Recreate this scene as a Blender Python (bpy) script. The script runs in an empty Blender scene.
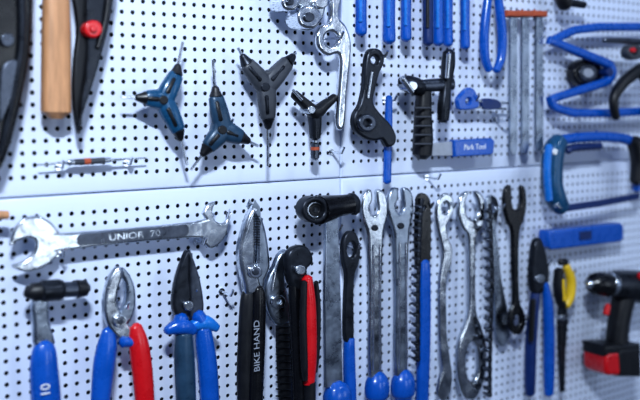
import bpy, math
from mathutils import Vector, Matrix, Euler
# ---------------------------------------------------------------- camera + survey of the wall
CAM=Vector((0,-0.85,1.45)); LENS=50.0; F=640*LENS/36
YAW=math.atan(F/1280.0); PITCH=math.atan(100/F)
EUL=Euler((math.pi/2-PITCH,0,-YAW)); R=EUL.to_matrix()
def W(x,y,h=0.0):
    """measured photo point -> real position on a plane h metres in front of the pegboard (board face is Y=0)"""
    d=R@Vector(((x-320)/F,(200-y)/F,-1))
    t=(-h-CAM.y)/d.y
    return CAM+d*t
def SC(x,h=0.0):
    p=W(x,200,h); return ((p-CAM).dot(R@Vector((0,0,-1))))/F
# ---------------------------------------------------------------- materials
def lin(c):
    return tuple(((v/255)/12.92 if v/255<=0.04045 else ((v/255+0.055)/1.055)**2.4) for v in c)+(1,)
MC={}
def mat(name,c,rough=0.5,metal=0.0,var=0.12,bump=0.0,scale=60,coat=0,stretch=(1,1,1),worn=0.0):
    if name in MC: return MC[name]
    m=bpy.data.materials.new(name); m.use_nodes=True; nt=m.node_tree; b=nt.nodes['Principled BSDF']
    tc=nt.nodes.new('ShaderNodeTexCoord'); mp=nt.nodes.new('ShaderNodeMapping'); mp.inputs['Scale'].default_value=stretch
    nt.links.new(tc.outputs['Object'],mp.inputs[0])
    n=nt.nodes.new('ShaderNodeTexNoise'); n.inputs['Scale'].default_value=scale; n.inputs['Detail'].default_value=6; n.inputs['Roughness'].default_value=0.65
    nt.links.new(mp.outputs[0],n.inputs['Vector'])
    cr=nt.nodes.new('ShaderNodeValToRGB'); L=lin(c)
    cr.color_ramp.elements[0].position=0.35; cr.color_ramp.elements[1].position=0.65
    cr.color_ramp.elements[0].color=tuple(v*(1-var) for v in L[:3])+(1,)
    cr.color_ramp.elements[1].color=tuple(min(1,v*(1+var)) for v in L[:3])+(1,)
    nt.links.new(n.outputs[0],cr.inputs[0]); nt.links.new(cr.outputs[0],b.inputs['Base Color'])
    b.inputs['Metallic'].default_value=metal
    mr=nt.nodes.new('ShaderNodeMapRange'); mr.inputs['From Min'].default_value=0.3; mr.inputs['From Max'].default_value=0.7
    mr.inputs['To Min'].default_value=max(0.05,rough-0.1); mr.inputs['To Max'].default_value=min(1,rough+0.1)
    nt.links.new(n.outputs[0],mr.inputs[0]); nt.links.new(mr.outputs[0],b.inputs['Roughness'])
    if coat: b.inputs['Coat Weight'].default_value=coat; b.inputs['Coat Roughness'].default_value=0.12
    if bump:
        bp=nt.nodes.new('ShaderNodeBump'); bp.inputs['Strength'].default_value=bump; bp.inputs['Distance'].default_value=0.001
        n2=nt.nodes.new('ShaderNodeTexNoise'); n2.inputs['Scale'].default_value=scale*1.6; n2.inputs['Detail'].default_value=2
        nt.links.new(mp.outputs[0],n2.inputs['Vector'])
        nt.links.new(n2.outputs[0],bp.inputs['Height']); nt.links.new(bp.outputs[0],b.inputs['Normal'])
    MC[name]=m; return m
PANEL=mat('painted_steel',(212,222,242),0.45,0,0.02,scale=8)
BACK=mat('hole_shade_backing',(22,24,32),0.9)  # near-black paint puts the shade behind the peg holes into the colour
STEEL=mat('steel',(196,202,210),0.22,1,0.2,0.5,scale=38)
CHROME=mat('chrome',(226,230,236),0.15,1,0.06,0.3,scale=40)
SATIN=mat('satin_steel',(156,166,180),0.3,1,0.3,0.5,scale=42)
DSTEEL=mat('dark_steel',(86,92,104),0.32,0.9,0.3,0.4)
GUN=mat('gunmetal',(46,50,58),0.32,0.7,0.3,0.4)
BLACK=mat('black_rubber',(16,18,24),0.42,0,0.2,0.2)
BGLOSS=mat('black_plastic',(12,13,18),0.26,0,0.1)
BLUE=mat('blue_vinyl',(4,82,172),0.28,0,0.08,coat=0.3)
LBLUE=mat('light_blue_vinyl',(22,112,196),0.28,0,0.08,coat=0.3)
NAVY=mat('navy_vinyl',(14,42,96),0.35,0,0.1)
TBLUE=mat('teal_blue',(22,76,112),0.3,0.1,0.2,coat=0.3)
SBLUE=mat('slate_blue',(40,68,92),0.34,0.1,0.2)
GREY=mat('grey_plastic',(64,68,76),0.42,0.1,0.15)
LGREY=mat('light_grey_plastic',(150,156,168),0.4,0,0.1)
RED=mat('red_vinyl',(196,18,28),0.3,0,0.08,coat=0.3)
ORANGE=mat('orange_vinyl',(170,80,50),0.45,0,0.1)
YEL=mat('yellow_vinyl',(216,180,36),0.4,0,0.08)
WHITE=mat('white_print',(235,238,242),0.5)
WOOD=mat('wood',(186,138,100),0.5,0,0.22,0.2,scale=30,stretch=(6,6,0.6))
FLOORM=mat('concrete',(96,98,102),0.7,0,0.1,scale=5)
# ---------------------------------------------------------------- geometry helpers
def cr1(p0,p1,p2,p3,t):
    return [0.5*((2*b)+(-a+c)*t+(2*a-5*b+4*c-d)*t*t+(-a+3*b-3*c+d)*t**3) for a,b,c,d in zip(p0,p1,p2,p3)]
def smooth_closed(P,n=4):
    o=[];N=len(P)
    for i in range(N):
        for k in range(n): o.append(cr1(P[i-1],P[i],P[(i+1)%N],P[(i+2)%N],k/n))
    q=[]
    for p in o:
        if not q or math.dist(p,q[-1])>0.15: q.append(p)
    if math.dist(q[0],q[-1])<0.15: q.pop()
    return q
def smooth_open(P,n=5):
    o=[];N=len(P)
    for i in range(N-1):
        a=P[max(i-1,0)];b=P[i];c=P[i+1];d=P[min(i+2,N-1)]
        for k in range(n): o.append(cr1(a,b,c,d,k/n))
    o.append(list(P[-1])); return o
def circ(x,y,r,n=20,ry=None):
    ry=ry or r
    return [(x+r*math.cos(2*math.pi*i/n),y+ry*math.sin(2*math.pi*i/n)) for i in range(n)]
def corners(P,k=3.0):
    """turn sharp bends of a tube path into small fillets"""
    o=[P[0]]
    for a,b,c in zip(P,P[1:],P[2:]):
        for q in (a,c):
            L=math.dist(q[:2],b[:2]); f=min(0.45,k/L)
            o.append(tuple(b[i]+(q[i]-b[i])*f for i in range(len(b))))
    o.append(P[-1]); return o
class Tool:
    def __init__(s,name): s.name=name; s.V=[];s.F=[];s.M=[];s.S=[];s.mats=[]
    def mi(s,m):
        if m not in s.mats: s.mats.append(m)
        return s.mats.index(m)
    def add(s,V,Fc,m,smooth=True):
        b=len(s.V); s.V+= [tuple(v) for v in V]; k=s.mi(m)
        for f in Fc: s.F.append(tuple(b+i for i in f)); s.M.append(k); s.S.append(smooth)
    def _curve(s,cu,hf,t,m):
        ob=bpy.data.objects.new('tmp',cu); bpy.context.collection.objects.link(ob)
        dg=bpy.context.evaluated_depsgraph_get(); me=bpy.data.meshes.new_from_object(ob.evaluated_get(dg))
        s.add([(v.co.x,-v.co.z-hf+t/2,v.co.y) for v in me.vertices],[tuple(p.vertices) for p in me.polygons],m)
        bpy.data.objects.remove(ob); bpy.data.meshes.remove(me); bpy.data.curves.remove(cu)
    def plate(s,P,m,h=0.03,t=0.006,bev=0.0012,holes=(),sm=4):
        cu=bpy.data.curves.new('c','CURVE'); cu.dimensions='2D'; cu.fill_mode='BOTH'
        for L in [P]+list(holes):
            q=smooth_closed(L,sm) if sm else L
            sp=cu.splines.new('POLY'); sp.points.add(len(q)-1); sp.use_cyclic_u=True
            for i,a in enumerate(q):
                w=W(a[0],a[1],h); sp.points[i].co=(w.x,w.z,0,1)
        bev=min(bev,t/2*0.95); cu.extrude=t/2-bev; cu.bevel_depth=bev; cu.bevel_resolution=3; cu.offset=-bev
        s._curve(cu,h,t,m); return s
    def text(s,txt,x,y,size,ang,m,h,sx=1):
        cu=bpy.data.curves.new('t','FONT'); cu.body=txt; cu.align_x='CENTER'; cu.align_y='CENTER'; cu.size=size*SC(x,h); cu.extrude=0.0002
        ob=bpy.data.objects.new('tmp',cu); bpy.context.collection.objects.link(ob)
        dg=bpy.context.evaluated_depsgraph_get(); me=bpy.data.meshes.new_from_object(ob.evaluated_get(dg))
        c=W(x,y,h); a=math.radians(ang)
        V=[]
        for v in me.vertices:
            u,w=v.co.x*sx,v.co.y
            V.append((c.x+u*math.cos(a)-w*math.sin(a),-h-0.0001-v.co.z,c.z+u*math.sin(a)+w*math.cos(a)))
        s.add(V,[tuple(p.vertices) for p in me.polygons],m,False)
        bpy.data.objects.remove(ob); bpy.data.meshes.remove(me); bpy.data.curves.remove(cu); return s
    def tube(s,P,m,h=0.024,flat=1.0,n=16,sm=5,rnd=True,e=1.0):
        P=[tuple(p)+((h,) if len(p)==3 else ()) for p in P]
        Q=smooth_open(P,sm) if sm and len(P)>2 else [list(p) for p in P]
        C=[W(p[0],p[1],p[3]) for p in Q]; rr=[max(0.0003,p[2]*SC(p[0],p[3])) for p in Q]
        T=[(C[min(i+1,len(C)-1)]-C[max(i-1,0)]).normalized() for i in range(len(C))]
        if rnd:
            k=0.45
            for (f,o) in ((0.8,0.25*k*1.3),(0.45,0.5*k*1.4)):
                C=[C[0]-T[0]*rr0*o for rr0 in [rr[0] if f==0.8 else r0]]+C+[C[-1]+T[-1]*(rr[-1] if f==0.8 else r1)*o]
                if f==0.8: r0,r1=rr[0],rr[-1]
                rr=[r0*f]+rr+[r1*f]; T=[T[0]]+T+[T[-1]]
        V=[];Fc=[]
        for c,r,t in zip(C,rr,T):
            up=Vector((0,-1,0)); sd=t.cross(up)
            if sd.length<0.2: up=Vector((0,0,1)); sd=t.cross(up)
            sd.normalize(); up=sd.cross(t).normalized()
            for i in range(n):
                a=2*math.pi*i/n; ca,sa=math.cos(a),math.sin(a)
                if e!=1: ca=math.copysign(abs(ca)**e,ca); sa=math.copysign(abs(sa)**e,sa)
                V.append(c+sd*(ca*r)+up*(sa*r*flat))
        L=len(C)
        for j in range(L-1):
            for i in range(n):
                a=j*n+i;b=j*n+(i+1)%n; Fc.append((a,b,b+n,a+n))
        Fc.append(tuple(range(n))[::-1]); Fc.append(tuple((L-1)*n+i for i in range(n)))
        s.add(V,Fc,m); return s
    def disc(s,x,y,r,m,h0=0.0,h1=0.03,bev=0.001,hole=0):
        s.plate(circ(x,y,r,24),m,h=h1,t=h1-h0,bev=bev,sm=0,holes=[circ(x,y,hole,20)] if hole else ()); return s
    def hook(s,x,y,h=0.034):
        p=W(x,y,h*0.5)
        def rod(A,B,r,n=10):
            d=(B-A).normalized(); a=d.orthogonal().normalized(); b=d.cross(a); V=[]
            for c in (A,B):
                for i in range(n): V.append(c+a*r*math.cos(2*math.pi*i/n)+b*r*math.sin(2*math.pi*i/n))
            s.add(V,[(i,(i+1)%n,n+(i+1)%n,n+i) for i in range(n)]+[tuple(range(n))[::-1],tuple(range(n,2*n))],CHROME)
        A=Vector((p.x,0.0,p.z)); B=Vector((p.x,-h,p.z-0.001)); C=Vector((p.x,-h-0.005,p.z+0.006))
        rod(A,B,0.0015); rod(B,C,0.0015); rod(A,Vector((p.x,-0.0016,p.z)),0.0038,14)
    def done(s,hooks=()):
        for hk in hooks: s.hook(*hk)
        me=bpy.data.meshes.new(s.name)
        c=Vector((0,0,0))
        for v in s.V: c+=Vector(v)
        c/=len(s.V)
        me.from_pydata([tuple(Vector(v)-c) for v in s.V],[],s.F); 
        for m in s.mats: me.materials.append(m)
        me.polygons.foreach_set('material_index',s.M); me.polygons.foreach_set('use_smooth',s.S)
        me.update()
        me.set_sharp_from_angle(angle=math.radians(42))
        ob=bpy.data.objects.new(s.name,me); ob.location=c; bpy.context.collection.objects.link(ob)
        return ob
# ---------------------------------------------------------------- pegboard
PITCHH=0.0115; HR=0.0024
def panel(x0,x1,z0,z1):
    t=Tool('pegboard_panel'); mg=0.0125; ch=0.0025
    nx=round((x1-x0-2*mg)/PITCHH); nz=round((z1-z0-2*mg)/PITCHH)
    px=(x1-x0-2*mg)/nx; pz=(z1-z0-2*mg)/nz
    V=[];Fc=[]; n=8
    ux=[1,1,0,-1,-1,-1,0,1]; uz=[0,1,1,1,0,-1,-1,-1]
    for i in range(nx):
        for j in range(nz):
            cx=x0+mg+(i+.5)*px; cz=z0+mg+(j+.5)*pz; b=len(V)
            for k in range(8): V.append((cx+ux[k]*px/2,0,cz+uz[k]*pz/2))
            for k in range(8):
                a=k*math.pi/4; V.append((cx+HR*math.cos(a),0,cz+HR*math.sin(a)))
            for k in range(8):
                a=k*math.pi/4; V.append((cx+HR*math.cos(a),0.0012,cz+HR*math.sin(a)))
            for k in range(8):
                l=(k+1)%8
                Fc.append((b+k,b+l,b+8+l,b+8+k)[::-1]); Fc.append((b+8+k,b+8+l,b+16+l,b+16+k)[::-1])
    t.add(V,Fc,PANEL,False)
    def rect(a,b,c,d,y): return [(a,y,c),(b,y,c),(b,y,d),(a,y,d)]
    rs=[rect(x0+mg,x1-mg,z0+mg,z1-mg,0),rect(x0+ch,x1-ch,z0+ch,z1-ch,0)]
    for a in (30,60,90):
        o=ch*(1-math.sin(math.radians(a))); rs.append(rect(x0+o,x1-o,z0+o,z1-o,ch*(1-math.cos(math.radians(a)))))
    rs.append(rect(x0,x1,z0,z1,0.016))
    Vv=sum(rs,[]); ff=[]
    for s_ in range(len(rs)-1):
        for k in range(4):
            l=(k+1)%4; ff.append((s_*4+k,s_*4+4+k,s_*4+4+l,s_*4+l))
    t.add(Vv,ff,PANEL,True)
    t.done()
sx=W(341,178).x; sz=W(341,178).z; g=0.0006
PW=0.62
for (a,b) in ((sx-PW,sx),(sx,sx+PW),(sx+PW,sx+2*PW)):
    for (c,d) in ((sz-0.45,sz),(sz,sz+0.45)):
        panel(a+g,b-g,c+g,d-g)
def box(t,x0,x1,y0,y1,z0,z1,m):
    V=[(x,y,z) for x in (x0,x1) for y in (y0,y1) for z in (z0,z1)]
    t.add(V,[(0,1,3,2),(4,6,7,5),(0,4,5,1),(2,3,7,6),(0,2,6,4),(1,5,7,3)],m,False)
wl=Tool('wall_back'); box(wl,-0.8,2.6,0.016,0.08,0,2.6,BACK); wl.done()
bb=Tool('baseboard_back'); box(bb,sx-PW,sx+2*PW,0,0.016,0,sz-0.45,PANEL); bb.done()
fl=Tool('floor'); box(fl,-1.5,3.2,-3.2,0.08,-0.05,0,FLOORM); fl.done()
# ================================================================ TOOLS, upper left
t=Tool('garden_shears')
t.plate([(-14,-40),(30,-40),(34,-5),(33,30),(30,62),(23,100),(14,138),(4,166),(-3,170),(-10,150),(-8,110),(-14,60)],BGLOSS,h=0.035,t=0.02,bev=0.006)
t.tube([(20,-30,4,0.037),(22,30,4,0.037),(18,70,3.5,0.037),(8,120,3,0.037),(0,155,2,0.037)],GUN)
t.plate([(2,70),(16,60),(20,74),(8,108),(0,120)],DSTEEL,h=0.039,t=0.004,bev=0.001)
t.disc(8,40,7,DSTEEL,0.02,0.040); t.done([(10,-20)])
t=Tool('hammer')
t.tube([(56,-95,9),(56,-40,11),(56,20,13.2),(56,80,14),(56,112,14.4)],WOOD,h=0.022,e=0.65,flat=0.75,n=24)
t.tube([(22,-98,12),(88,-98,12)],DSTEEL,h=0.022,e=0.6,sm=0); t.done([(44,-84),(70,-84)])
t=Tool('pruning_shears')
t.plate([(72,-30),(90,-30),(90,20),(87,60),(83,95),(81,130),(78,130),(74,98),(75,60),(78,25)],BLACK,h=0.028,t=0.008,bev=0.002)
t.plate([(92,-30),(116,-30),(113,5),(108,32),(101,58),(93,85),(84,112),(80,128),(81,105),(86,75),(88,45),(86,20)],GUN,h=0.034,t=0.007,bev=0.002)
t.tube([(110,-20,3,0.036),(106,18,3,0.036),(98,48,2.5,0.036)],BLACK)
t.disc(94,29,9,RED,0.02,0.040,0.002); t.disc(94,29,3.2,RED,0.03,0.043); t.done([(92,-14)])
t=Tool('scriber')
t.tube([(38,165,.8),(66,163,1.2),(70,162.5,2.8),(108,160,2.8),(112,160,1.4),(146,158,.8)],STEEL,h=0.012)
t.tube([(74,162.3,3.1),(104,160.4,3.1)],GREY,h=0.012,sm=0); t.tube([(84,161.6,3.3),(90,161.3,3.3)],ORANGE,h=0.012,sm=0)
t.done([(60,167,0.012),(128,163,0.012)])
def ywrench(c,arms,tips,m,mt,hk,web=True):
    t=Tool('three_way_hex_wrench')
    cx,cy=c
    pts=[]
    for i,(ax,ay) in enumerate(arms):
        bx,by=arms[(i+1)%3]
        t.tube([(cx,cy,10,0.026),((cx+ax)/2,(cy+ay)/2,9.6,0.027),(ax,ay,7.6,0.026)],m,e=0.8,flat=0.7)
        pts.append((ax*0.8+cx*0.2,ay*0.8+cy*0.2)); pts.append(((ax+bx)*0.35+cx*0.3,(ay+by)*0.35+cy*0.3))
        tx,ty=tips[i]; L=math.dist((ax,ay),(tx,ty)) or 1; ux,uy=(tx-ax)/L,(ty-ay)/L
        t.tube([(ax+ux*1,ay+uy*1,6.8),(ax+ux*5,ay+uy*5,5),(ax+ux*10,ay+uy*10,3.2)],mt,h=0.026,sm=3)
        t.tube([(ax+ux*6,ay+uy*6,1.6),(tx,ty,1.5)],STEEL,h=0.026,sm=0,rnd=False,n=6)
        vx,vy=(ax-cx),(ay-cy)
        t.tube([(cx+vx*.3,cy+vy*.3,2.4,0.0335),(cx+vx*.85,cy+vy*.85,2,0.0325)],mt,sm=0,flat=.6)
    t.plate(pts,m,h=0.032,t=0.012,bev=0.003)
    t.disc(cx,cy,4.5,mt,0.02,0.0345)
    t.done([hk])
ywrench((164,100),[(176,75),(146,98),(178,130)],[(183,42),(121,97),(187,165)],TBLUE,BLACK,(163,92,0.026))
ywrench((223,130),[(216,97),(240,137),(208,147)],[(213,60),(258,146),(191,170)],SBLUE,BLACK,(225,124,0.026))
ywrench((266,87),[(247,64),(287,63),(268,118)],[(238,48),(296,53),(268,166)],GREY,GUN,(267,84,0.026))
t=Tool('chain_breaker')
t.tube([(294,94,4.5),(304,103,5.5),(315,112,7),(325,105,5.5),(335,97,4)],BLACK,h=0.028)
t.tube([(314,110,7),(315,124,6),(315,138,5)],GUN,h=0.024,e=0.7)
t.tube([(293,90,1.5),(302,100,1.5)],STEEL,h=0.036,sm=0)
t.tube([(315,138,2),(316,160,2)],STEEL,h=0.024,sm=0); t.tube([(315,144,3.8),(315,158,3.8)],DSTEEL,h=0.024,sm=0,e=.6); t.tube([(315,147,4),(315,150,4)],ORANGE,h=0.024,sm=0,e=.6)
t.disc(312,110,4,STEEL,0.02,0.038); t.done([(318,103,0.024)])
t=Tool('pipe_cutter')
t.plate([(284,-30),(312,-30),(326,-10),(325,14),(316,28),(303,30),(299,20),(306,10),(296,4),(288,8),(282,-2)],STEEL,h=0.034,t=0.012,bev=0.003)
t.disc(310,17,12,CHROME,0.014,0.042,0.003); t.disc(310,17,5,DSTEEL,0.014,0.045)
t.disc(291,2,9,CHROME,0.014,0.042,0.003); t.disc(291,2,3.5,DSTEEL,0.014,0.045)
t.disc(322,2,7,CHROME,0.014,0.040,0.002); t.done([(300,-16,0.026)])
t=Tool('hook_spanner')
t.plate([(330,-30),(342,-30),(343,-5),(340,16),(347,26),(352,42),(351,62),(348,90),(346,120),(343,130),(338,128),(337,118),(339,90),(341,62),(338,54),(328,56),(319,48),(317,36),(322,25),(331,18)],CHROME,h=0.03,t=0.008,bev=0.0035,holes=[circ(332,39,7,16)])
t.done([(332,38)])
for x,y1,r,m in ((361,36,5.5,BLUE),(389,44,6,BLUE),(406,42,5,BLUE),(428,46,5,NAVY),(438,46,5.2,BLUE),(448,47,4.6,BLUE),(465,50,4.6,BLUE)):
    t=Tool('screwdriver')
    t.tube([(x,-45,r*0.6),(x,-38,r*0.9),(x,-20,r),(x,y1*0.4,r*0.92),(x,y1-6,r),(x,y1-2,r*0.85)],m,h=0.024,e=0.8)
    t.tube([(x,-110,1.6),(x,-44,1.6)],STEEL,h=0.024,sm=0)
    t.tube([(x-.4,-34,r*0.35,0.024+r*.0009),(x-.4,y1*0.6,r*0.35,0.024+r*.0009)],BLACK if m is NAVY else LBLUE,sm=0)
    t.done([(x,-54,0.024)])
t=Tool('cable_cutter')
t.tube([(491,-25,3.2),(487,5,4.4),(484,35,4.8),(485,58,4.6),(489,70,4)],BLUE,h=0.026)
t.tube([(495,-25,3.2),(499,5,4.4),(502,35,4.8),(501,58,4.6),(496,71,4)],BLUE,h=0.030)
t.plate([(487,-28),(499,-28),(500,-45),(493,-66),(486,-45)],STEEL,h=0.032,t=0.008); t.done([(493,-30,0.028)])
t=Tool('headset_wrench')
t.plate([(369,52),(376,48),(383,52),(385,62),(380,74),(376,90),(374,102),(380,112),(391,124),(397,136),(395,145),(388,147),(383,140),(374,141),(363,137),(355,128),(355,115),(361,104),(365,86),(366,68)],GUN,h=0.032,t=0.01,bev=0.003,holes=[circ(375.5,60,4,14)])
t.disc(368,123,9,DSTEEL,0.02,0.037,0.002,hole=3.5); t.tube([(372,72,1.6,0.033),(368,98,1.6,0.033)],STEEL,sm=0)
t.done([(376,57,0.034)])
t=Tool('tyre_lever')
t.tube([(389,97,3.4),(388.5,120,4),(387.5,160,4.2),(387,182,4.2)],BLUE,h=0.02,e=0.55,flat=0.6); t.done([(389,100,0.02)])
t=Tool('chain_rivet_tool')
t.tube([(401,80,4.5),(406,83,8),(414,86,9),(421,88,8)],GUN,h=0.032)
t.tube([(418,86,6),(436,85,6.5),(451,84,6)],DSTEEL,h=0.034,sm=0,e=.7)
t.tube([(402,78,3,0.045),(412,92,3,0.045)],STEEL,sm=0)
t.tube([(424,90,7),(423,112,8),(423,138,9.4),(422,155,9)],BLACK,h=0.03,e=.8)
for k in range(5): t.tube([(415,108+k*9,1.2,0.042),(431,108+k*9,1.2,0.042)],GREY,sm=0)
t.tube([(449,52,5.5),(448,66,6.5),(446,84,5),(444,104,6),(443,120,5.5)],GUN,h=0.038,e=.8)
t.tube([(449,54,2.5,0.047),(447,78,2,0.047)],STEEL,sm=0); t.disc(413,86,5,STEEL,0.03,0.048); t.done([(432,82,0.03)])
t=Tool('tension_gauge')
t.plate([(459,98),(468,88),(475,90),(479,100),(478,108),(462,110),(459,106)],BLUE,h=0.026,t=0.008,bev=0.002,holes=[circ(469,101,3,12)])
t.tube([(476,101,1.4),(508,103,1.2)],STEEL,h=0.024,sm=0); t.tube([(474,107,1.4),(506,109,1.2)],STEEL,h=0.024,sm=0)
t.plate([(484,99),(498,100),(502,106),(498,109),(484,109)],NAVY,h=0.027,t=0.006); t.done([(469,100,0.026)])
t=Tool('folding_saw')
t.plate([(430,144),(456,141),(456,156),(431,156)],LGREY,h=0.022,t=0.006,sm=0)
t.plate([(454,140),(492,138),(495,141),(494,153),(491,155),(455,157)],BLUE,h=0.026,t=0.01,bev=0.002,sm=0)
t.text('Park Tool',475,147,7.5,0,WHITE,0.0262); t.done([(470,142,0.018)])
for x,y1 in ((514,155),(526,153),(540,151)):
    t=Tool('flat_file')
    t.plate([(x-3.4,14),(x+3.4,14),(x+3.6,y1-6),(x+1.5,y1),(x-2,y1),(x-3.6,y1-6)],SATIN,h=0.024,t=0.004,bev=0.0008,sm=0)
    t.plate([(x-5.5,10),(x+8,11),(x+8,17),(x-5.5,16)],ORANGE,h=0.032,t=0.02,bev=0.002,sm=0)
    t.done([(x,14,0.02)])
t=Tool('ratchet')
t.tube([(562,-20,7),(563,-2,8),(566,6,7)],BLACK,h=0.03); t.tube([(566,2,4),(584,5,3.5)],GUN,h=0.03,sm=0); t.done([(563,-4,0.03)])
t=Tool('wheel_dishing_gauge')
t.tube(corners([(665,27,4.2),(600,27,4.2),(574,30,4.2),(551,41,4),(608,64,4.4),(613,73,4.4),(606,82,4.4),(551,99,4),(553,107,4),(572,113,4.2),(610,113,4.2),(665,110,4.2)]),BLUE,h=0.03,e=.6,sm=3)
t.disc(612,72,5,NAVY,0.02,0.036); t.done([(560,38,0.03),(580,113,0.03)])
t=Tool('freewheel_cog')
t.disc(589,73,14.5,BGLOSS,0.006,0.022,0.003,hole=5); t.disc(589,73,9,DSTEEL,0.008,0.025,0.002,hole=5); t.disc(589,73,4.9,LGREY,0.0,0.027)
t.done()
t=Tool('crank_puller')
t.tube([(616,118,4),(614,98,5),(626,80,6),(646,66,6)],BLACK,h=0.048)
t.tube([(640,70,5),(652,95,6),(650,120,6)],BLACK,h=0.048)
t.tube([(604,40,2.5),(640,42,3),(660,48,3)],DSTEEL,h=0.048); t.disc(636,52,8,GREY,0.038,0.052,0.002,hole=3)
t.disc(634,50,2.6,RED,0.038,0.055,0.001); t.done([(638,54,0.048)])
t=Tool('hacksaw')
t.tube([(560,140,8),(554,150,10),(552,165,10),(552,185,10),(556,200,10),(562,208,8)],TBLUE,h=0.034,e=.75)
t.tube([(549,146,4,0.044),(547,170,4,0.044),(549,200,4,0.044)],LBLUE)
t.tube([(560,140,5),(585,137,5),(620,138,5),(634,145,5),(637,160,5),(637,190,4.5)],BLUE,h=0.034,e=.7)
t.tube([(568,152,3.5),(572,148,3.8),(600,146,3.5)],NAVY,h=0.034)
t.tube([(634,140,7),(638,160,7),(636,182,6)],BLACK,h=0.04,e=.8)
t.plate([(558,206),(600,200),(640,193),(640,199),(600,207),(558,213)],NAVY,h=0.034,t=0.003,sm=0)
t.disc(556,152,3,WHITE,0.03,0.047); t.disc(561,205,4,STEEL,0.02,0.046); t.done([(585,134,0.03)])
t=Tool('spirit_level')
t.plate([(550,231),(621,223),(624,226),(624,239),(621,242),(552,250),(549,247),(549,234)],BLUE,h=0.03,t=0.02,bev=0.003,sm=0)
t.plate([(580,232),(592,230.5),(592,239),(580,240.5)],NAVY,h=0.0315,t=0.004,sm=0); t.done([(565,233,0.014),(612,229,0.014)])
t=Tool('cordless_drill')
t.tube([(589,284,3.5),(593,284,7)],STEEL,h=0.05,sm=0,n=18)
t.tube([(593,284,10),(599,284,12),(608,285,12.5)],BGLOSS,h=0.05,n=20); t.tube([(607,285,12.8),(611,285,12.8)],STEEL,h=0.05,sm=0,n=20)
t.tube([(611,285,13),(620,285,15),(640,287,17),(662,289,16)],GUN,h=0.05,n=20,e=.85)
t.tube([(624,296,11),(620,315,10.5),(617,335,10.5),(617,352,12)],BLACK,h=0.05,n=18,e=.8)
t.tube([(608,305,3,0.055),(606,314,3.4,0.055)],RED)
t.tube([(640,276,4,0.07),(655,278,5,0.07)],RED)
t.plate([(606,356),(609,352),(638,350),(641,353),(641,371),(638,376),(609,376),(606,372)],RED,h=0.07,t=0.042,bev=0.006,sm=0)
t.plate([(605,346),(641,344),(642,354),(605,357)],BLACK,h=0.069,t=0.041,bev=0.004,sm=0)
t.plate([(618,350),(641,348),(642,377),(620,377)],BLACK,h=0.071,t=0.043,bev=0.004,sm=0)
t.done([(622,276,0.04)]); 
# ================================================================ lower row
t=Tool('cone_wrench')
t.plate([(60,231),(70,233),(195,222),(203,214),(208,205),(216,202),(213,212),(217,222),(226,222),(231,209),(229,226),(224,240),(212,249),(203,243),(192,238),(70,250),(60,254),(50,264),(38,270),(24,272),(12,266),(24,262),(33,254),(36,243),(30,238),(16,242),(10,246),(14,230),(24,219),(38,216),(50,221)],STEEL,h=0.022,t=0.006,bev=0.0024,sm=3)
t.plate([(80,234.5),(186,224.5),(189,227),(189,233),(186,236),(80,246),(77,244),(77,237)],DSTEEL,h=0.0222,t=0.001,bev=0.0003,sm=0)
t.text('UNIOR  70',135,235.5,9,0,STEEL,0.0226,1.3); t.done([(60,254,0.02),(200,242,0.02)])
t=Tool('crank_arm_wrench')
t.tube([(26,294,5),(33,292,9),(42,291,9)],BLACK,h=0.03,sm=0,n=18); t.tube([(42,291,11),(58,290,11),(62,290,10)],GUN,h=0.03,sm=0,n=18)
t.tube([(62,290,8),(78,289,8)],DSTEEL,h=0.03,sm=0,n=16); t.tube([(77,289,9.5),(86,288,8)],BLACK,h=0.03,sm=0,n=16)
t.plate([(33,302),(48,300),(50,322),(55,345),(36,347),(34,326)],SATIN,h=0.032,t=0.008,bev=0.003)
t.tube([(44,344,9),(44,352,12.5),(44,370,14.5),(46,400,15),(48,440,13)],BLUE,h=0.03,flat=.7)
t.text('10',46,390,14,90,WHITE,0.0415); t.done([(54,296,0.026)])
t=Tool('slip_joint_pliers')
t.plate([(108,283),(114,272),(120,267),(123,276),(119,290),(118,304),(124,318),(132,328),(140,334),(146,346),(140,352),(128,346),(118,338),(108,326),(104,306)],STEEL,h=0.034,t=0.009,bev=0.003)
t.plate([(124,268),(131,276),(136,290),(136,308),(131,322),(122,334),(114,346),(104,348),(102,338),(110,326),(120,314),(126,300),(126,285),(122,276)],SATIN,h=0.028,t=0.009,bev=0.003)
t.disc(121,322,6.5,CHROME,0.018,0.039); t.disc(121,322,3,DSTEEL,0.018,0.0405)
t.tube([(108,330,6),(107,345,10.5),(104,365,11.5),(101,395,10.5),(98,440,9)],BLUE,h=0.03,flat=.7)
t.tube([(136,326,6),(138,340,10),(141,360,11),(144,390,10.5),(147,440,9)],RED,h=0.034,flat=.7)
t.tube([(122,342,6),(133,342,5)],BLUE,h=0.034,sm=0); t.done([(121,304,0.032)])
t=Tool('insulated_pliers')
t.plate([(186,254),(190,253),(190,275),(192,298),(189,316),(182,322),(175,312),(174,298),(178,276)],GUN,h=0.034,t=0.01,bev=0.003)
t.plate([(190,253),(193,256),(200,276),(204,298),(204,312),(197,322),(189,316),(190,295)],DSTEEL,h=0.031,t=0.01,bev=0.003)
t.disc(189,306,5,STEEL,0.02,0.039)
t.tube([(182,316,7),(180,322,8)],BLUE,h=0.032); t.tube([(197,314,7),(200,320,8)],BLUE,h=0.03)
t.tube([(166,331,4.2),(181,326,8.5),(194,331,5)],BLUE,h=0.034,e=.8); t.tube([(191,327,5),(203,322,8),(217,328,4.2)],LBLUE,h=0.03,e=.8)
t.tube([(184,334,9),(184,350,10.5),(185,375,11),(188,440,10)],SBLUE,h=0.034,flat=.75)
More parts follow.
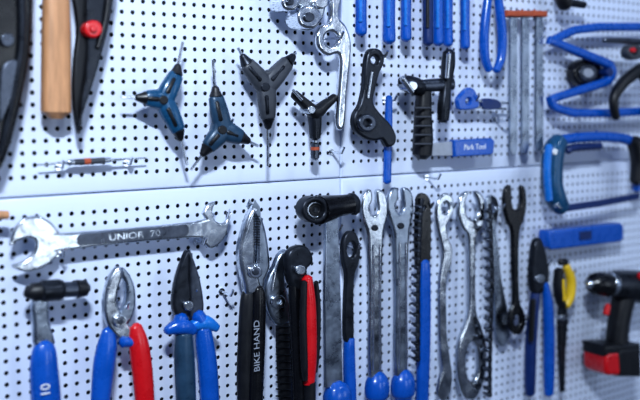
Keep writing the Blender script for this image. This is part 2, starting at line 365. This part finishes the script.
t.tube([(203,328,8.5),(205,345,10),(208,372,10.5),(212,440,10)],BLUE,h=0.03,flat=.75); t.done([(189,292,0.026)])
t=Tool('combination_pliers')
t.plate([(255,207),(256.5,212),(256.5,262),(258,272),(262,290),(248,296),(245,284),(241,266),(240,250),(244,232),(249,216)],STEEL,h=0.032,t=0.012,bev=0.004,sm=3)
t.plate([(255.5,207),(262,216),(267,232),(270,252),(271,268),(266,280),(264,294),(254,296),(250,282),(254,268),(257.5,260),(257.5,214)],SATIN,h=0.031,t=0.012,bev=0.004,sm=3)
for k in range(12): t.plate([(253.5,216+k*2.6),(260,216+k*2.6),(260,217+k*2.6),(253.5,217+k*2.6)],GUN,h=0.0325,t=0.004,bev=0.0002,sm=0)
t.disc(256,272,7,CHROME,0.02,0.036,0.002); t.disc(256,272,3.4,DSTEEL,0.02,0.0372,0.001)
t.tube([(250,288,5),(248,300,8.5),(246,340,9),(245,380,9),(246,440,8)],BLACK,h=0.026,flat=.7)
t.tube([(259,288,5),(259,300,7.5),(258,340,8),(256,380,8.5),(254,440,8)],BGLOSS,h=0.031,flat=.7)
t.text('BIKE HAND',257,346,9.5,90,LGREY,0.0405,1.1); t.done([(256,240,0.018)])
t=Tool('bypass_loppers')
t.plate([(274,268),(279,256),(286,250),(292,254),(289,264),(286,278),(289,294),(293,308),(291,322),(278,326),(269,312),(266,292),(269,278)],SATIN,h=0.028,t=0.01,bev=0.004)
t.disc(279,302,7,STEEL,0.014,0.032,hole=2.5); t.tube([(275,272,1.8,0.0285),(272,290,1.8,0.0285)],CHROME,sm=0)
t.tube([(282,318,7),(283,335,8),(284,360,8.5),(286,400,8.5),(288,440,8)],BLACK,h=0.022,flat=.7)
for k in range(12): t.tube([(276,326+k*7,.9,0.0292),(291,327+k*7,.9,0.0292)],GUN,sm=0,n=8)
t.done([(279,285,0.024)])
t=Tool('circlip_pliers')
t.plate([(289,254),(296,247),(306,246),(312,252),(314,262),(308,270),(309,284),(300,292),(291,284),(288,268)],GUN,h=0.048,t=0.012,bev=0.004)
t.disc(301,270,5,STEEL,0.038,0.053)
t.tube([(294,282,6),(296,310,8),(298,350,8),(300,400,8),(302,440,8)],BGLOSS,h=0.043,flat=.7)
t.tube([(307,278,6),(309,300,7.4),(310,330,7.8),(310,360,7.6),(309,384,6.6)],RED,h=0.050,flat=.7)
t.tube([(304,282,3.5,0.055),(303,320,4,0.055),(304,360,4,0.055),(305,380,3,0.055)],BLACK)
t.tube([(316,282,2.5),(318,310,3),(317,350,3),(315,372,2.5)],BLACK,h=0.042); t.tube([(309,382,7),(309,405,7)],BLACK,h=0.048,sm=0)
t.done([(299,262,0.038)])
t=Tool('lockring_wrench')
t.plate([(326,218),(338,218),(341,300),(343,388),(326,388),(325,300)],SATIN,h=0.03,t=0.005,bev=0.001,sm=0)
t.tube([(350,204,10),(338,206,11),(328,208,13,0.035),(319,210,14.5,0.038)],BGLOSS,h=0.034,sm=0,n=22,rnd=False)
for k in range(12):
    a=2*math.pi*k/12; t.tube([(316+9*math.cos(a),210+13*math.sin(a),2,0.040),(321+9*math.cos(a),210+13*math.sin(a),2,0.036)],GUN,sm=0,n=6)
t.disc(316,210,13.5,GUN,0.034,0.050,0.002,hole=9); t.disc(316,210,8.8,STEEL,0.034,0.044,0.001,hole=6.5); t.disc(316,210,6.4,BLACK,0.034,0.042,0.001,hole=3)
t.tube([(350,197,6),(354,203,7),(354,212,6)],GUN,h=0.034)
t.tube([(336,386,11),(337,394,15),(338,410,15),(338,440,14)],BLUE,h=0.028,flat=.75,e=.8); t.done([(333,228,0.026)])
t=Tool('ring_spanner')
t.plate([(346,236),(352,231),(358,236),(361,250),(359,264),(355,276),(354,300),(354,340),(346,340),(346,300),(347,276),(344,262),(343,248)],GUN,h=0.024,t=0.008,bev=0.002,holes=[circ(352,250,4.5,14,8)])
t.tube([(350,338,5),(349,350,6),(350,400,6.5),(350,440,6)],BLUE,h=0.02,flat=.8,e=.7); t.done([(352,247,0.022)])
for dx,dy in ((0,0),(26,-2)):
    t=Tool('pedal_wrench')
    A=[(366,192),(372,190),(373,200),(370,208),(374,216),(379,210),(378,200),(378,190),(385,192),(388,203),(388,216),(384,232),(383,262),(382,300),(382,376),(371,376),(371,300),(370,262),(369,236),(364,220),(362,206)]
    t.plate([(x+dx,y+dy) for x,y in A],STEEL if dx==0 else SATIN,h=0.03,t=0.008,bev=0.0028,sm=3)
    t.tube([(373.6+dx,245+dy,1.2,0.0303),(373.6+dx,370+dy,1.2,0.0303)],CHROME,sm=0); t.tube([(380+dx,245+dy,1.2,0.0303),(380+dx,370+dy,1.2,0.0303)],CHROME,sm=0)
    t.disc(375.5+dx,228+dy,3.2,GUN,0.02,0.0315)
    t.tube([(377+dx,374+dy,8),(377+dx,380+dy,12.5),(377+dx,388+dy,14),(377+dx,396+dy,13),(377+dx,404+dy,9),(378+dx,440,9)],BLUE,h=0.026,flat=.8); t.done([(376+dx,220+dy,0.024)])
def chain(t,P,r,m,h):
    Q=smooth_open([p+(0,) for p in P],8); 
    out=[Q[0]]; acc=0
    for a,b in zip(Q,Q[1:]):
        acc+=math.dist(a,b)
        if acc>=r*1.6: out.append(b); acc=0
    for i,(a,b) in enumerate(zip(out,out[1:])):
        dh=0.0028 if i%2 else 0.0044
        for sgn in (1,-1):
            t.tube([(a[0],a[1],r*.95,h+sgn*dh),((a[0]+b[0])/2,(a[1]+b[1])/2,r*.72,h+sgn*dh),(b[0],b[1],r*.95,h+sgn*dh)],m,flat=.3,n=8,sm=0)
        t.disc(b[0],b[1],r*.4,DSTEEL,h-0.0052,h+0.0062,0.0005)
        t.disc(b[0],b[1],r*.75,GUN,h-0.0025,h+0.0025,0.0003)
t=Tool('chain_whip')
t.plate([(418,197),(423,193),(429,197),(431,210),(430,268),(417,268),(417,210)],BGLOSS,h=0.026,t=0.005,bev=0.001,holes=[circ(424,208,2.5,10)],sm=2)
chain(t,[(422,200),(420,225),(419,255),(418,290),(418,330),(418,362)],3.4,GUN,0.033)
t.tube([(424,262,6),(424,275,7),(424,330,7.2),(422,400,7.2),(422,440,7)],BLUE,h=0.024,e=.6,flat=.6); t.done([(424,206,0.026)])
t=Tool('bottom_bracket_wrench')
t.plate([(441,197),(447,193),(453,197),(455,208),(451,218),(447,226),(449,238),(453,250),(451,266),(447,280),(447,310),(448,340),(451,360),(453,378),(450,394),(444,402),(438,394),(440,380),(443,368),(441,350),(440,320),(440,285),(442,268),(444,254),(441,240),(438,224),(437,208)],STEEL,h=0.028,t=0.006,bev=0.0024,holes=[circ(446,208,3.6,12,6)],sm=3); t.done([(446,206,0.028)])
t=Tool('combination_spanner')
t.plate([(461,198),(466,192),(470,192),(466,202),(467,214),(473,220),(479,214),(479,202),(475,192),(480,192),(485,199),(486,214),(482,228),(477,238),(476,270),(477,310),(482,326),(487,345),(487,368),(483,386),(477,398),(472,400),(465,398),(460,384),(458,362),(460,342),(466,326),(470,308),(470,270),(469,238),(463,228),(459,214)],STEEL,h=0.03,t=0.008,bev=0.0030,holes=[circ(473,362,6.5,18,20)],sm=3)
t.done([(473,348,0.03),(473,228,0.024)])
t=Tool('sprocket_remover')
t.plate([(487,200),(492,195),(498,200),(499,212),(496,228),(499,250),(502,280),(508,310),(510,335),(505,346),(499,344),(496,330),(495,300),(492,270),(489,240),(487,220)],SATIN,h=0.017,t=0.005,bev=0.0018,holes=[circ(493,208,2.8,10,4)],sm=3)
chain(t,[(490,205),(491,240),(492,280),(491,320),(490,360),(490,395)],3.3,GUN,0.04); t.done([(493,207,0.034)])
t=Tool('open_end_spanner')
t.plate([(506,190),(511,185),(512,196),(513,207),(518,210),(522,204),(522,186),(526,190),(527,206),(524,220),(520,232),(519,262),(520,300),(524,310),(526,320),(524,330),(518,335),(512,330),(510,320),(512,310),(515,300),(514,262),(513,232),(508,220),(505,204)],BGLOSS,h=0.032,t=0.007,bev=0.002,holes=[circ(518,321,3.8,14,6)],sm=3)
t.done([(518,317,0.03)])
t=Tool('side_cutting_pliers')
t.plate([(536,244),(541,238),(545,246),(549,262),(550,276),(545,292),(536,294),(533,278),(534,260)],GUN,h=0.036,t=0.012,bev=0.004)
t.disc(541,279,4.5,STEEL,0.03,0.040)
t.tube([(537,284,4),(534,305,6),(531,340,6.5),(530,375,6.5),(530,394,5.5)],NAVY,h=0.03,flat=.8)
t.tube([(545,284,4),(548,305,6),(549,340,6.5),(549,370,6.5),(549,394,5.5)],BLUE,h=0.034,flat=.8); 
t.tube([(533,300,3,0.041),(531,340,3,0.041)],BLACK); t.done([(541,262,0.028)])
t=Tool('electrician_scissors')
t.tube([(559,270,5),(558,285,5),(560,300,5),(563,306,4)],BLACK,h=0.032); t.tube([(566,266,4),(571,280,5),(570,296,5),(566,306,4)],YEL,h=0.032)
t.tube([(560,262,3.5),(566,262,3.5)],BLACK,h=0.032); t.tube([(562,280,3),(563,300,3)],YEL,h=0.036)
t.plate([(561,300),(567,300),(568,322),(566,350),(565,392),(562,392),(560,350),(559,322)],GUN,h=0.032,t=0.005,bev=0.001,sm=0)
t.disc(563.5,318,3.2,STEEL,0.025,0.035); t.tube([(560,325,3),(560,345,2.5)],BLACK,h=0.034); t.done([(564,272,0.032)])
t=Tool('wooden_mallet')
t.tube([(-40,214,4),(4,215,4.4),(7,215,4)],WOOD,h=0.024); t.tube([(-48,190,11),(-48,240,11)],BLACK,h=0.024,sm=0,e=.7); t.done([(-30,218,0.024)])
for x,y in ((226,293),(500,120),(336,152),(432,178)):
    t=Tool('peg_hook'); t.hook(x,y,0.022); t.done()
# ---------------------------------------------------------------- light, world, camera
def area(name,loc,target,size,power,col):
    l=bpy.data.lights.new(name,'AREA'); l.shape='RECTANGLE'; l.size=size[0]; l.size_y=size[1]; l.energy=power; l.color=col
    o=bpy.data.objects.new(name,l); o.location=loc; o.rotation_euler=(Vector(target)-Vector(loc)).to_track_quat('-Z','Y').to_euler(); bpy.context.collection.objects.link(o)
area('ceiling_light_1',(-0.05,-0.95,2.1),(0.5,0,1.4),(0.14,0.05),18.5,(0.78,0.88,1))
area('ceiling_light_2',(1.4,-1.2,2.4),(0.7,0,1.4),(0.25,0.06),3.5,(0.76,0.87,1))
area('reflection_light_1',(1.15,-2.6,1.35),(0.6,0,1.4),(0.45,1.1),6.5,(0.80,0.90,1))  # added light behind the camera, gives flat steel a bright reflection
area('reflection_light_2',(2.7,-2.3,1.35),(0.8,0,1.4),(0.6,1.1),4.5,(0.80,0.90,1))  # second added light further right, varies the reflections between tools
w=bpy.data.worlds.new('world'); bpy.context.scene.world=w; w.use_nodes=True; nt=w.node_tree
tc=nt.nodes.new('ShaderNodeTexCoord'); sp=nt.nodes.new('ShaderNodeSeparateXYZ'); mr=nt.nodes.new('ShaderNodeMapRange'); cr=nt.nodes.new('ShaderNodeValToRGB')
nt.links.new(tc.outputs['Generated'],sp.inputs[0]); nt.links.new(sp.outputs['Z'],mr.inputs[0]); mr.inputs['From Min'].default_value=-1
nt.links.new(mr.outputs[0],cr.inputs[0])
e=cr.color_ramp.elements; e[0].position=0.2; e[0].color=(0.06,0.075,0.12,1); e[1].position=0.85; e[1].color=(0.56,0.70,1,1)
nz=nt.nodes.new('ShaderNodeTexNoise'); nz.inputs['Scale'].default_value=3.2; nz.inputs['Detail'].default_value=3  # invented bright and dark surroundings for the metals to reflect
nt.links.new(tc.outputs['Generated'],nz.inputs['Vector'])
cn=nt.nodes.new('ShaderNodeValToRGB'); cn.color_ramp.elements[0].position=0.44; cn.color_ramp.elements[0].color=(0.2,0.2,0.23,1); cn.color_ramp.elements[1].position=0.58; cn.color_ramp.elements[1].color=(2.6,2.7,2.8,1)
nt.links.new(nz.outputs[0],cn.inputs[0])
mx=nt.nodes.new('ShaderNodeMixRGB'); mx.blend_type='MULTIPLY'; mx.inputs[0].default_value=1
nt.links.new(cr.outputs[0],mx.inputs[1]); nt.links.new(cn.outputs[0],mx.inputs[2]); nt.links.new(mx.outputs[0],nt.nodes['Background'].inputs[0])
nt.nodes['Background'].inputs[1].default_value=0.3
cd=bpy.data.cameras.new('camera'); cd.lens=LENS; cd.sensor_width=36; cam=bpy.data.objects.new('camera',cd); bpy.context.collection.objects.link(cam)
cam.location=CAM; cam.rotation_euler=EUL; cd.clip_start=0.02
cd.dof.use_dof=True; cd.dof.focus_distance=0.99; cd.dof.aperture_fstop=2.8
bpy.context.scene.camera=cam
bpy.context.scene.view_settings.view_transform='Standard'
try: bpy.context.scene.view_settings.look='Medium High Contrast'
except Exception as ex: print(ex)
